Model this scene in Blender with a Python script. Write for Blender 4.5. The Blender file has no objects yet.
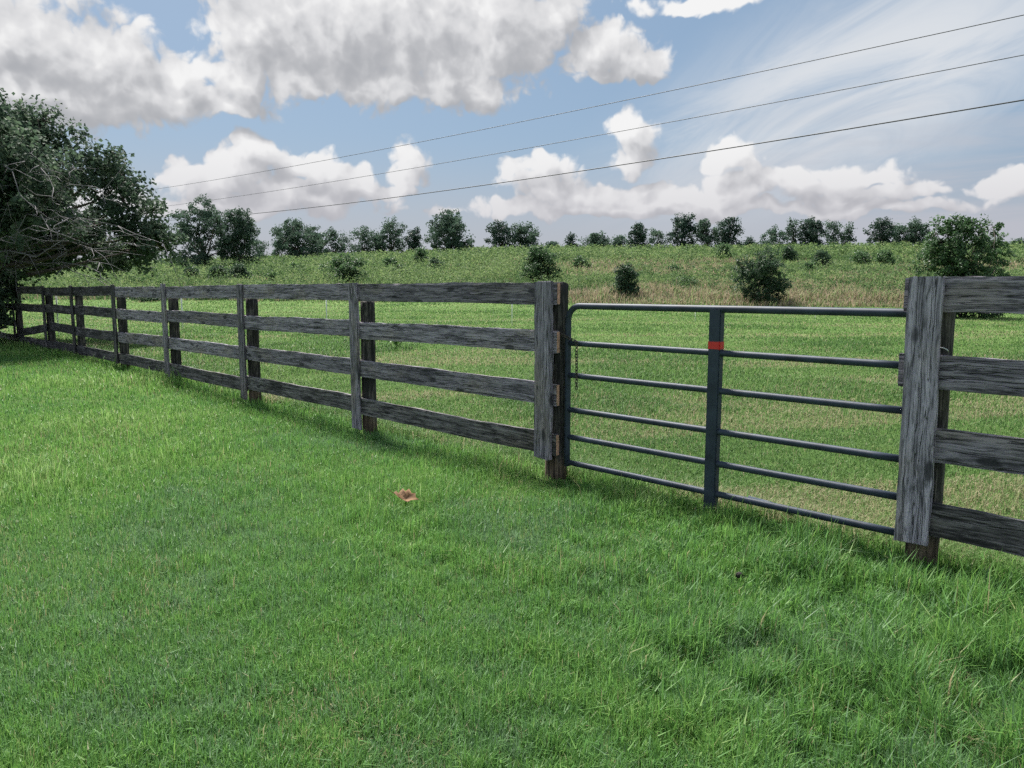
import bpy, bmesh, math, random
import numpy as np
from mathutils import Vector, Matrix
R = math.radians
rng = np.random.default_rng(7)
random.seed(7)
scene = bpy.context.scene
C = scene.collection

# ------------------------------------------------------------------ camera
EYE = 1.36
F = 760.0
PITCH = math.atan2(95.0, F)
cs, sn = math.cos(PITCH), math.sin(PITCH)
cam = bpy.data.cameras.new('camera')
cam.sensor_width = 36.0
cam.lens = 36.0 * F / 1024.0
cam.clip_start = 0.05
cam.clip_end = 6000
camo = bpy.data.objects.new('camera', cam)
camo.location = (0, 0, EYE)
camo.rotation_euler = (math.pi / 2 - PITCH, 0, 0)
C.objects.link(camo)
scene.camera = camo

def ray(px, py):
    u, v = px - 512.0, 384.0 - py
    return np.array([u, F * cs + v * sn, -F * sn + v * cs])

def at(px, py, Y):
    r = ray(px, py)
    t = Y / r[1]
    return Vector((r[0] * t, Y, EYE + r[2] * t))

# ------------------------------------------------------------------ noise helpers (terrain, plants)
def _hash(ix, iy, seed):
    h = (ix.astype(np.int64) * 374761393 + iy.astype(np.int64) * 668265263 + seed * 974634777) & 0x7fffffff
    h = ((h ^ (h >> 13)) * 1274126177) & 0x7fffffff
    return ((h ^ (h >> 16)) & 0xffff) / 65535.0

def vnoise(x, y, seed=0):
    x = np.asarray(x, float); y = np.asarray(y, float)
    ix, iy = np.floor(x), np.floor(y)
    fx, fy = x - ix, y - iy
    fx = fx * fx * (3 - 2 * fx); fy = fy * fy * (3 - 2 * fy)
    a = _hash(ix, iy, seed); b = _hash(ix + 1, iy, seed)
    c = _hash(ix, iy + 1, seed); d = _hash(ix + 1, iy + 1, seed)
    return (a * (1 - fx) + b * fx) * (1 - fy) + (c * (1 - fx) + d * fx) * fy

def fbm(x, y, seed=0, octv=4):
    s, a, t = 0, 0.5, 0
    for i in range(octv):
        s = s + a * vnoise(x * 2 ** i, y * 2 ** i, seed + i * 17); t += a; a *= 0.5
    return s / t

def sst(a, b, x):
    t = np.clip((x - a) / (b - a), 0, 1)
    return t * t * (3 - 2 * t)

# ------------------------------------------------------------------ terrain
P1 = np.array([0.32, 5.39])            # gate post (end of the long fence run)
DL = np.array([-0.7005, 0.7136])       # direction along the fence, away to the left
NB = np.array([0.7136, 0.7005])        # horizontal normal pointing behind the fence

P2g = P1 - DL * 2.437
def along(x, y): return (x - P1[0]) * DL[0] + (y - P1[1]) * DL[1]
def behind(x, y): return (x - P1[0]) * NB[0] + (y - P1[1]) * NB[1]

def meadow_edge(x): return 43.0 - 0.16 * x + 1.6 * (fbm(x * 0.13, x * 0 + 3.3, 91, 2) - 0.5) * 2

def g(x, y):
    x = np.asarray(x, float); y = np.asarray(y, float)
    z = 0.17 * sst(1.0, 12.0, along(x, y))
    a = np.clip(x / np.maximum(y, 20.0), -0.75, 0.75)
    A = 6.9 + np.where(a < 0, 4.6 * a, 0.9 * a)
    t = (y - 33.0) / (122.0 - 33.0)
    tt = np.clip(t, 0, 1)
    ramp = np.where(tt < 0.12, tt * tt / 0.24, tt - 0.06) / 0.94
    ramp = np.where(tt > 0.9, ramp - (tt - 0.9) ** 2 * 2.0, ramp)
    z = z + A * ramp * 1.02
    z = z - np.clip((y - 124.0), 0, 400) * 0.03
    z = z + 0.10 * sst(12, 30, y) * (fbm(x * 0.11, y * 0.11, 5, 3) - 0.5)
    z = z + 0.5 * sst(50, 80, y) * (fbm(x * 0.03, y * 0.03, 8, 3) - 0.5)
    z = z + 0.03 * (fbm(x * 0.9, y * 0.9, 11, 2) - 0.5)
    return np.maximum(z, -3.0)

def hit(px, py):
    r = ray(px, py); r = r / r[1]
    prev = 1.5
    for y in np.arange(1.6, 170, 0.1):
        if EYE + r[2] * y <= float(g(r[0] * y, y)):
            return Vector((r[0] * y, y, float(g(r[0] * y, y))))
    return Vector((r[0] * 125, 125, float(g(r[0] * 125, 125))))

# ------------------------------------------------------------------ node helpers
class NT:
    def __init__(self, tree):
        self.t = tree; self.n = tree.nodes; self.l = tree.links
    def new(self, typ, **kw):
        nd = self.n.new(typ)
        for k, v in kw.items(): setattr(nd, k, v)
        return nd
    def inp(self, node, idx, v):
        s = node.inputs[idx]
        if hasattr(v, 'is_linked') or hasattr(v, 'links'): self.l.new(v, s)
        else: s.default_value = v
    def math(self, op, a, b=None, c=None, clamp=False):
        nd = self.new('ShaderNodeMath', operation=op, use_clamp=clamp)
        self.inp(nd, 0, a)
        if b is not None: self.inp(nd, 1, b)
        if c is not None: self.inp(nd, 2, c)
        return nd.outputs[0]
    def vmath(self, op, a, b=None):
        nd = self.new('ShaderNodeVectorMath', operation=op)
        self.inp(nd, 0, a)
        if b is not None: self.inp(nd, 1, b)
        return nd.outputs['Value'] if op == 'LENGTH' else nd.outputs[0]
    def mix(self, f, a, b, blend='MIX'):
        nd = self.new('ShaderNodeMix', data_type='RGBA', blend_type=blend)
        self.inp(nd, 0, f); self.inp(nd, 6, a); self.inp(nd, 7, b)
        return nd.outputs[2]
    def ramp(self, f, stops, interp='LINEAR'):
        nd = self.new('ShaderNodeValToRGB')
        cr = nd.color_ramp; cr.interpolation = interp
        while len(cr.elements) < len(stops): cr.elements.new(0.5)
        for e, (p, c) in zip(cr.elements, stops):
            e.position = p; e.color = c if len(c) == 4 else (*c, 1)
        self.inp(nd, 0, f)
        return nd.outputs[0]
    def smooth(self, x, a, b, lo=0.0, hi=1.0):
        nd = self.new('ShaderNodeMapRange', interpolation_type='SMOOTHSTEP')
        self.inp(nd, 0, x); self.inp(nd, 1, a); self.inp(nd, 2, b); self.inp(nd, 3, lo); self.inp(nd, 4, hi)
        return nd.outputs[0]
    def noise(self, vec, scale, detail=4, rough=0.55, dist=0.0, dim='3D'):
        nd = self.new('ShaderNodeTexNoise', noise_dimensions=dim)
        self.inp(nd, 'Vector', vec); nd.inputs['Scale'].default_value = scale
        nd.inputs['Detail'].default_value = detail; nd.inputs['Roughness'].default_value = rough
        nd.inputs['Distortion'].default_value = dist
        return nd.outputs[0]

def new_mat(name):
    m = bpy.data.materials.new(name); m.use_nodes = True
    m.node_tree.nodes.clear()
    nt = NT(m.node_tree)
    out = nt.new('ShaderNodeOutputMaterial')
    return m, nt, out

def leaf_mat(name, stops, dry=None, transl=0.35, rough=0.5, spec=0.25):
    m, nt, out = new_mat(name)
    at_ = nt.new('ShaderNodeAttribute', attribute_name='tint')
    col = nt.ramp(at_.outputs['Fac'], stops)
    if dry:
        ad = nt.new('ShaderNodeAttribute', attribute_name='dry')
        col = nt.mix(ad.outputs['Fac'], col, (*dry, 1))
    p = nt.new('ShaderNodeBsdfPrincipled')
    nt.inp(p, 'Base Color', col); p.inputs['Roughness'].default_value = rough
    p.inputs['Specular IOR Level'].default_value = spec
    tr = nt.new('ShaderNodeBsdfTranslucent'); nt.inp(tr, 'Color', col)
    mx = nt.new('ShaderNodeMixShader'); mx.inputs[0].default_value = transl
    nt.l.new(p.outputs[0], mx.inputs[1]); nt.l.new(tr.outputs[0], mx.inputs[2])
    nt.l.new(mx.outputs[0], out.inputs[0])
    return m

def plain_mat(name, col, rough=0.5, metallic=0.0, var=0.25, scale=14.0, bump=0.0, spec=0.5):
    m, nt, out = new_mat(name)
    tc = nt.new('ShaderNodeTexCoord')
    n = nt.noise(tc.outputs['Object'], scale, 5, 0.6)
    lo = tuple(c * (1 - var) for c in col); hi = tuple(min(1, c * (1 + var)) for c in col)
    p = nt.new('ShaderNodeBsdfPrincipled')
    nt.inp(p, 'Base Color', nt.ramp(n, [(0.3, lo), (0.7, hi)]))
    p.inputs['Roughness'].default_value = rough; p.inputs['Metallic'].default_value = metallic
    p.inputs['Specular IOR Level'].default_value = spec
    if bump:
        b = nt.new('ShaderNodeBump'); b.inputs['Strength'].default_value = bump; b.inputs['Distance'].default_value = 0.01
        nt.inp(b, 'Height', nt.noise(tc.outputs['Object'], scale * 4, 5, 0.7)); nt.l.new(b.outputs[0], p.inputs['Normal'])
    nt.l.new(p.outputs[0], out.inputs[0])
    return m

def wood_mat(name, pale, dark, black, black_amt=0.35, grain=1.0, soil=False):
    """weathered board: grain runs along local X"""
    m, nt, out = new_mat(name)
    tc = nt.new('ShaderNodeTexCoord'); oi = nt.new('ShaderNodeObjectInfo')
    off = nt.vmath('SCALE', nt.vmath('ADD', oi.outputs['Location'], (3.1, 7.7, 1.3)), None)
    off.node.inputs['Scale'].default_value = 5.37
    rnd = nt.math('MULTIPLY', oi.outputs['Random'], 37.0)
    cmb = nt.new('ShaderNodeCombineXYZ'); nt.inp(cmb, 0, rnd); nt.inp(cmb, 1, rnd); nt.inp(cmb, 2, rnd)
    co = nt.vmath('ADD', nt.vmath('ADD', tc.outputs['Object'], cmb.outputs[0]), off)
    wob = nt.noise(co, 3.5, 3, 0.5)
    wv = nt.new('ShaderNodeCombineXYZ'); nt.inp(wv, 1, nt.math('MULTIPLY', wob, 0.028)); nt.inp(wv, 2, nt.math('MULTIPLY', wob, 0.028))
    cw = nt.vmath('ADD', co, wv.outputs[0])
    g1 = nt.noise(nt.vmath('MULTIPLY', cw, (2.2 * grain, 42, 42)), 1.0, 5, 0.65)
    g2 = nt.noise(nt.vmath('MULTIPLY', cw, (9.0 * grain, 120, 120)), 1.0, 4, 0.6)
    g3 = nt.noise(nt.vmath('MULTIPLY', cw, (0.9 * grain, 30, 30)), 1.0, 2, 0.5)
    blotch = nt.noise(nt.vmath('MULTIPLY', co, (3.0, 9, 9)), 1.0, 5, 0.7)
    c = nt.mix(nt.smooth(g1, 0.30, 0.70), (*dark, 1), (*pale, 1))
    brn = nt.noise(nt.vmath('MULTIPLY', co, (2.0, 6, 6)), 1.0, 3, 0.5)
    c = nt.mix(nt.math('MULTIPLY', nt.smooth(brn, 0.5, 0.72), 0.45), c, (pale[0] * 0.75, pale[0] * 0.62, pale[0] * 0.50, 1))
    c = nt.mix(nt.math('MULTIPLY', nt.smooth(g2, 0.53, 0.36), 0.72), c, (*black, 1))
    # remains of black paint, in ragged patches that follow the grain
    bl = nt.math('ADD', nt.math('MULTIPLY', blotch, 0.65), nt.math('MULTIPLY', g1, 0.35))
    th = 0.35 + 0.28 * black_amt
    c = nt.mix(nt.math('MULTIPLY', nt.smooth(bl, th + 0.06, th - 0.06), 0.72), c, (*black, 1))
    # drying cracks
    crack = nt.smooth(nt.math('ABSOLUTE', nt.math('SUBTRACT', g3, 0.5)), 0.0, 0.022, 1.0, 0.0)
    c = nt.mix(nt.math('MULTIPLY', crack, 0.8), c, (*[b * 0.6 for b in black], 1))
    # knots
    vo = nt.new('ShaderNodeTexVoronoi'); nt.inp(vo, 'Vector', nt.vmath('MULTIPLY', co, (2.6, 7, 7)))
    vo.inputs['Scale'].default_value = 1.0
    kn = nt.smooth(vo.outputs['Distance'], 0.10, 0.17, 1.0, 0.0)
    c = nt.mix(nt.math('MULTIPLY', kn, 0.8), c, (*black, 1))
    # every board has weathered to its own tone
    tone = nt.math('ADD', 0.78, nt.math('MULTIPLY', nt.math('FRACT', nt.math('MULTIPLY', oi.outputs['Random'], 7.31)), 0.42))
    hs = nt.new('ShaderNodeHueSaturation'); nt.inp(hs, 'Value', tone); nt.inp(hs, 'Color', c); c = hs.outputs[0]
    if soil:   # earth and rot colour the foot of the post
        sx = nt.new('ShaderNodeSeparateXYZ'); nt.inp(sx, 0, tc.outputs['Object'])
        sn2 = nt.math('ADD', sx.outputs[0], nt.math('MULTIPLY', nt.math('SUBTRACT', blotch, 0.5), 0.25))
        c = nt.mix(nt.math('MULTIPLY', nt.smooth(sn2, 0.46, 0.36), 0.55), c, nt.mix(nt.smooth(g1, .35, .65), (0.035, 0.022, 0.015, 1), (0.27, 0.19, 0.13, 1)))
    p = nt.new('ShaderNodeBsdfPrincipled'); nt.inp(p, 'Base Color', c)
    p.inputs['Roughness'].default_value = 0.78; p.inputs['Specular IOR Level'].default_value = 0.3
    hgt = nt.math('SUBTRACT', nt.math('ADD', g1, nt.math('MULTIPLY', g2, 0.6)), nt.math('MULTIPLY', crack, 0.8))
    b = nt.new('ShaderNodeBump'); b.inputs['Strength'].default_value = 0.9; b.inputs['Distance'].default_value = 0.006
    nt.inp(b, 'Height', hgt); nt.l.new(b.outputs[0], p.inputs['Normal'])
    nt.l.new(p.outputs[0], out.inputs[0])
    return m

M = {}
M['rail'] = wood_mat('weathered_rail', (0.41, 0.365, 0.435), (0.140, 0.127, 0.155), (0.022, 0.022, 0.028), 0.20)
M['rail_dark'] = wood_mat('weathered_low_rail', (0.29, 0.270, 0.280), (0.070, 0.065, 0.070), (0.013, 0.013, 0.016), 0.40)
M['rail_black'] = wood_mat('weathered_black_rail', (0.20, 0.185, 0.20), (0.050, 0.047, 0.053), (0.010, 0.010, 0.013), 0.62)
M['batten'] = wood_mat('weathered_batten', (0.50, 0.450, 0.545), (0.200, 0.182, 0.225), (0.028, 0.028, 0.036), 0.12)
M['post'] = wood_mat('old_post', (0.17, 0.155, 0.145), (0.032, 0.031, 0.032), (0.008, 0.008, 0.01), 0.56, 1.2, True)
M['endgrain'] = plain_mat('raw_end_grain', (0.50, 0.29, 0.21), 0.85, var=0.35, scale=60)
M['gate'] = plain_mat('painted_gate_tube', (0.035, 0.049, 0.072), 0.55, 0.0, var=0.35, scale=9, bump=0.05, spec=0.30)
M['tape'] = plain_mat('red_tape', (0.62, 0.03, 0.025), 0.5, var=0.12)
M['iron'] = plain_mat('rusty_wire', (0.10, 0.085, 0.075), 0.6, 0.4, var=0.4, scale=40)
M['galv'] = plain_mat('galvanised_wire', (0.55, 0.56, 0.58), 0.4, 0.6, var=0.1)
M['white_rod'] = plain_mat('white_plastic_rod', (0.80, 0.80, 0.78), 0.5, var=0.05)
M['cable'] = plain_mat('cable', (0.035, 0.04, 0.05), 0.6, var=0.1)
M['bark'] = plain_mat('bark', (0.10, 0.085, 0.07), 0.9, var=0.5, scale=9, bump=0.6)
M['dead_twig'] = plain_mat('dead_twig', (0.13, 0.125, 0.13), 0.9, var=0.3, scale=9)
M['dry_leaf'] = plain_mat('dry_leaf', (0.15, 0.080, 0.034), 0.85, var=0.5, scale=30)
M['clod'] = plain_mat('dark_clod', (0.018, 0.014, 0.012), 0.9, var=0.4, scale=30)

M['lawn'] = leaf_mat('lawn_blades', [(0.0, (0.150, 0.250, 0.130)), (0.3, (0.112, 0.250, 0.072)), (0.55, (0.132, 0.290, 0.064)),
                                     (0.8, (0.182, 0.340, 0.076)), (1.0, (0.280, 0.410, 0.150))], dry=(0.36, 0.31, 0.18), transl=0.46, rough=0.5, spec=0.26)
M['pasture'] = leaf_mat('pasture_blades', [(0.0, (0.085, 0.170, 0.052)), (0.5, (0.150, 0.262, 0.078)), (1.0, (0.25, 0.34, 0.13))],
                        dry=(0.40, 0.34, 0.22), transl=0.44, rough=0.55, spec=0.2)
M['meadow'] = leaf_mat('meadow_growth', [(0.0, (0.060, 0.115, 0.044)), (0.5, (0.155, 0.240, 0.088)), (1.0, (0.28, 0.35, 0.15))],
                       dry=(0.37, 0.275, 0.205), transl=0.40, rough=0.65, spec=0.15)
M['tree_leaf'] = leaf_mat('tree_leaves', [(0.0, (0.042, 0.070, 0.046)), (0.6, (0.085, 0.132, 0.085)), (1.0, (0.155, 0.210, 0.128))], transl=0.40, rough=0.65, spec=0.15)
M['far_leaf'] = leaf_mat('far_tree_leaves', [(0.0, (0.046, 0.085, 0.058)), (0.6, (0.085, 0.142, 0.096)), (1.0, (0.145, 0.205, 0.140))], transl=0.42, rough=0.65, spec=0.15)  # distance haze put into the leaf colour: paler and bluer
M['dark_leaf'] = leaf_mat('dark_tree_leaves', [(0.0, (0.028, 0.058, 0.042)), (0.6, (0.052, 0.096, 0.068)), (1.0, (0.095, 0.145, 0.100))], transl=0.36, rough=0.5)
M['shrub_leaf'] = leaf_mat('shrub_leaves', [(0.0, (0.040, 0.082, 0.036)), (0.6, (0.078, 0.150, 0.062)), (1.0, (0.165, 0.245, 0.115))], transl=0.46, rough=0.45, spec=0.35)
M['cedar_leaf'] = leaf_mat('dark_shrub_leaves', [(0.0, (0.030, 0.060, 0.034)), (0.6, (0.058, 0.108, 0.058)), (1.0, (0.115, 0.170, 0.095))], transl=0.36, rough=0.5)
M['weed_leaf'] = leaf_mat('weed_leaves', [(0.0, (0.055, 0.13, 0.04)), (1.0, (0.12, 0.23, 0.06))], transl=0.35)

# ground sheet: lawn soil, pasture and hill, by position
def ground_mat():
    m, nt, out = new_mat('ground')
    ge = nt.new('ShaderNodeNewGeometry')
    pos = ge.outputs['Position']
    n1 = nt.noise(pos, 0.35, 5, 0.6); n2 = nt.noise(pos, 6.0, 6, 0.7); n3 = nt.noise(nt.vmath('MULTIPLY', pos, (0.25, 0.9, 1)), 1.0, 4, 0.6)
    near = nt.ramp(nt.math('ADD', nt.math('MULTIPLY', n1, 0.4), nt.math('MULTIPLY', n2, 0.6)),
                   [(0.3, (0.035, 0.062, 0.018)), (0.5, (0.060, 0.115, 0.028)), (0.75, (0.13, 0.16, 0.06))])
    far = nt.ramp(nt.math('ADD', nt.math('MULTIPLY', n3, 0.6), nt.math('MULTIPLY', n2, 0.4)),
                  [(0.3, (0.060, 0.12, 0.032)), (0.5, (0.105, 0.18, 0.05)), (0.72, (0.19, 0.22, 0.085))])
    sx = nt.new('ShaderNodeSeparateXYZ'); nt.inp(sx, 0, pos)
    c = nt.mix(nt.smooth(sx.outputs[1], 9, 26), near, far)
    p = nt.new('ShaderNodeBsdfPrincipled'); nt.inp(p, 'Base Color', c)
    p.inputs['Roughness'].default_value = 0.95; p.inputs['Specular IOR Level'].default_value = 0.1
    b = nt.new('ShaderNodeBump'); b.inputs['Strength'].default_value = 0.8; b.inputs['Distance'].default_value = 0.05
    nt.inp(b, 'Height', n2); nt.l.new(b.outputs[0], p.inputs['Normal'])
    nt.l.new(p.outputs[0], out.inputs[0])
    return m
M['ground'] = ground_mat()

# ------------------------------------------------------------------ mesh helpers
def link(name, me, mat, parent=None, loc=None):
    o = bpy.data.objects.new(name, me); C.objects.link(o)
    if mat is not None: me.materials.append(mat)
    if parent is not None: o.parent = parent
    if loc is not None: o.location = loc
    return o

def tag(o, label=None, cat=None, group=None, kind=None):
    if label: o['label'] = label
    if cat: o['category'] = cat
    if group: o['group'] = group
    if kind: o['kind'] = kind
    return o

def empty(name, loc, rz=0.0):
    o = bpy.data.objects.new(name, None); C.objects.link(o)
    o.empty_display_size = 0.2
    o.location = loc; o.rotation_euler = (0, 0, rz)
    return o

def raw_mesh(name, V, counts, idx, attrs=None, smooth=False):
    """mesh from numpy arrays: V (n,3), counts per face, flat vertex index list"""
    me = bpy.data.meshes.new(name)
    V = np.ascontiguousarray(V, dtype=np.float32)
    me.vertices.add(len(V)); me.vertices.foreach_set('co', V.ravel())
    counts = np.asarray(counts, np.int32); idx = np.asarray(idx, np.int32)
    me.loops.add(len(idx)); me.loops.foreach_set('vertex_index', idx)
    me.polygons.add(len(counts))
    st = np.concatenate([[0], np.cumsum(counts)[:-1]]).astype(np.int32)
    me.polygons.foreach_set('loop_start', st)
    try: me.polygons.foreach_set('loop_total', counts)
    except Exception: pass
    me.polygons.foreach_set('use_smooth', np.full(len(counts), smooth, dtype=bool))
    for k, v in (attrs or {}).items():
        a = me.attributes.new(k, 'FLOAT', 'POINT'); a.data.foreach_set('value', np.ascontiguousarray(v, dtype=np.float32))
    me.update(calc_edges=True)
    return me

def blades(name, P, H, W, yaw, lean, tint, dry):
    """curved grass blades: 5 vertices each (a quad and a tip)"""
    n = len(P)
    fx, fy = np.cos(yaw), np.sin(yaw)
    side = np.stack([-fy, fx, np.zeros(n)], 1) * (W * 0.5)[:, None]
    fw = np.stack([fx, fy, np.zeros(n)], 1)
    up = np.array([0, 0, 1.0])
    mid = P + up * (H * 0.58)[:, None] + fw * (H * lean * 0.30)[:, None]
    tip = P + up * (H * np.clip(1 - 0.35 * lean * lean, 0.3, 1))[:, None] + fw * (H * lean * 0.95)[:, None]
    base = P - up * 0.02
    V = np.empty((n, 5, 3)); V[:, 0] = base - side; V[:, 1] = base + side
    V[:, 2] = mid + side * 0.85; V[:, 3] = mid - side * 0.85; V[:, 4] = tip
    b = (np.arange(n) * 5)[:, None]
    I = (b + np.array([[0, 1, 2, 3, 3, 2, 4]])).ravel()
    cnt = np.tile([4, 3], n)
    return raw_mesh(name, V.reshape(-1, 3), cnt, I, {'tint': np.repeat(tint, 5), 'dry': np.repeat(dry, 5)})

def leaves(name, P, S, Nrm, tint, aspect=0.6):
    """one folded diamond leaf per point"""
    n = len(P)
    Nrm = Nrm / np.maximum(np.linalg.norm(Nrm, axis=1, keepdims=True), 1e-6)
    rv = rng.normal(size=(n, 3))
    t1 = np.cross(Nrm, rv); t1 /= np.maximum(np.linalg.norm(t1, axis=1, keepdims=True), 1e-6)
    t2 = np.cross(Nrm, t1)
    s = S[:, None]
    V = np.empty((n, 4, 3))
    V[:, 0] = P - t1 * s * 0.5; V[:, 2] = P + t1 * s * 0.5
    V[:, 1] = P + t2 * s * 0.5 * aspect + Nrm * s * 0.12; V[:, 3] = P - t2 * s * 0.5 * aspect + Nrm * s * 0.12
    b = (np.arange(n) * 4)[:, None]
    I = (b + np.array([[0, 1, 2, 0, 2, 3]])).ravel()
    return raw_mesh(name, V.reshape(-1, 3), np.full(2 * n, 3), I, {'tint': np.repeat(np.clip(tint, 0, 1), 4)})

class Tubes:
    """collects tapered tubes into one mesh"""
    def __init__(self): self.V, self.I, self.n = [], [], 0
    def add(self, pts, rad, k=6, cap=True):
        pts = [np.asarray(p, float) for p in pts]
        m = len(pts); ring = []
        ref = np.array([0.13, 0.29, 0.95])
        for i in range(m):
            d = pts[min(i + 1, m - 1)] - pts[max(i - 1, 0)]
            d = d / max(np.linalg.norm(d), 1e-9)
            if abs(d @ ref) > 0.97: ref = np.array([0.9, 0.3, 0.1])
            u = np.cross(d, ref); u /= np.linalg.norm(u); v = np.cross(d, u)
            r = rad[i] if hasattr(rad, '__len__') else rad
            a = np.arange(k) * 2 * math.pi / k
            ring.append(pts[i] + r * (np.cos(a)[:, None] * u + np.sin(a)[:, None] * v))
        b = self.n
        self.V.append(np.concatenate(ring)); self.n += m * k
        for i in range(m - 1):
            for j in range(k):
                j2 = (j + 1) % k
                self.I.append((b + i * k + j, b + i * k + j2, b + (i + 1) * k + j2, b + (i + 1) * k + j))
        if cap:
            self.I.append(tuple(b + j for j in range(k))[::-1]); self.I.append(tuple(b + (m - 1) * k + j for j in range(k)))
    def mesh(self, name):
        cnt = [len(f) for f in self.I]; idx = [i for f in self.I for i in f]
        return raw_mesh(name, np.concatenate(self.V), cnt, idx, smooth=True)

def board_mesh(name, L, w, t, seed, rough=0.0028, ragged=(0.0, 0.0), bow=0.0):
    """a rough-sawn board: length on X, width on Z, thickness on Y; worn edges, slight bow"""
    r = np.random.default_rng(seed)
    n = max(4, int(L / 0.06)); xs = np.linspace(-L / 2, L / 2, n + 1)
    prof = [(-.5, -.40), (-.5, .40), (-.42, .5), (.42, .5), (.5, .40), (.5, -.40), (.42, -.5), (-.42, -.5)]
    ph = r.uniform(0, 9, 4)
    bm = bmesh.new(); rings = []
    for i, x in enumerate(xs):
        ew = rough * (math.sin(x * 5 + ph[0]) + .6 * math.sin(x * 13 + ph[1]))
        rg = []
        bz = bow * math.sin((x / L + .5) * math.pi)
        by = 0.3 * rough * math.sin(x * 4 + ph[2])
        for (py, pz) in prof:
            xx = x
            if i == 0: xx -= r.uniform(0, ragged[0]) + 0.0
            if i == n: xx += r.uniform(0, ragged[1])
            zz = pz * w + (ew if pz > 0 else ew * 0.5) + bz + r.normal(0, rough * 0.35)
            yy = py * t + by + r.normal(0, 0.0006)
            rg.append(bm.verts.new((xx, yy, zz)))
        rings.append(rg)
    k = len(prof)
    for a, b in zip(rings[:-1], rings[1:]):
        for j in range(k):
            bm.faces.new((a[j], a[(j + 1) % k], b[(j + 1) % k], b[j]))
    bm.faces.new(rings[0][::-1]); bm.faces.new(rings[-1])
    bmesh.ops.recalc_face_normals(bm, faces=bm.faces)
    me = bpy.data.meshes.new(name); bm.to_mesh(me); bm.free()
    return me

def post_mesh(name, L, rx, ry, seed, taper=0.96):
    """a rough rounded-square post: length on X (base at 0), so the grain runs up it"""
    r = np.random.default_rng(seed)
    k, n = 14, max(8, int(L / 0.07)); bm = bmesh.new(); rings = []
    lump = r.normal(0, 0.03, k)
    for i in range(n + 1):
        x = L * i / n; s = 1 + (taper - 1) * i / n
        rg = []
        for j in range(k):
            a = 2 * math.pi * j / k
            c, q = math.cos(a), math.sin(a)
            sq = 1.0 / (abs(c) ** 3.2 + abs(q) ** 3.2) ** (1 / 3.2)
            rr = s * sq * (1 + lump[j] + 0.02 * math.sin(x * 6 + j * 2.1) + r.normal(0, 0.008))
            top = r.uniform(-0.012, 0.012) if i == n else 0
            rg.append(bm.verts.new((x + top, c * ry * rr, q * rx * rr)))
        rings.append(rg)
    for a, b in zip(rings[:-1], rings[1:]):
        for j in range(k):
            bm.faces.new((a[j], a[(j + 1) % k], b[(j + 1) % k], b[j]))
    bm.faces.new(rings[0][::-1]); bm.faces.new(rings[-1])
    bmesh.ops.recalc_face_normals(bm, faces=bm.faces)
    me = bpy.data.meshes.new(name); bm.to_mesh(me); bm.free()
    for p in me.polygons: p.use_smooth = True
    return me

# ------------------------------------------------------------------ ground sheet
def build_ground():
    ys = np.concatenate([np.linspace(-30, 0, 16), np.linspace(0.5, 12, 60), np.linspace(12.5, 60, 110), np.linspace(61, 200, 90), np.linspace(215, 4000, 40)])
    us = np.linspace(-1, 1, 161)
    us = np.sign(us) * np.abs(us) ** 1.25
    V = []
    for y in ys:
        half = max(45.0, y * 1.15 + 30)
        x = us * half
        V.append(np.stack([x, np.full_like(x, y), g(x, np.full_like(x, y))], 1))
    V = np.concatenate(V); m = len(us); n = len(ys)
    i, j = np.meshgrid(np.arange(n - 1), np.arange(m - 1), indexing='ij')
    a = (i * m + j).ravel()
    I = np.stack([a, a + 1, a + m + 1, a + m], 1).ravel()
    me = raw_mesh('ground', V, np.full(len(a), 4), I, smooth=True)
    tag(link('ground', me, M['ground']), kind='structure')
build_ground()

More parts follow.
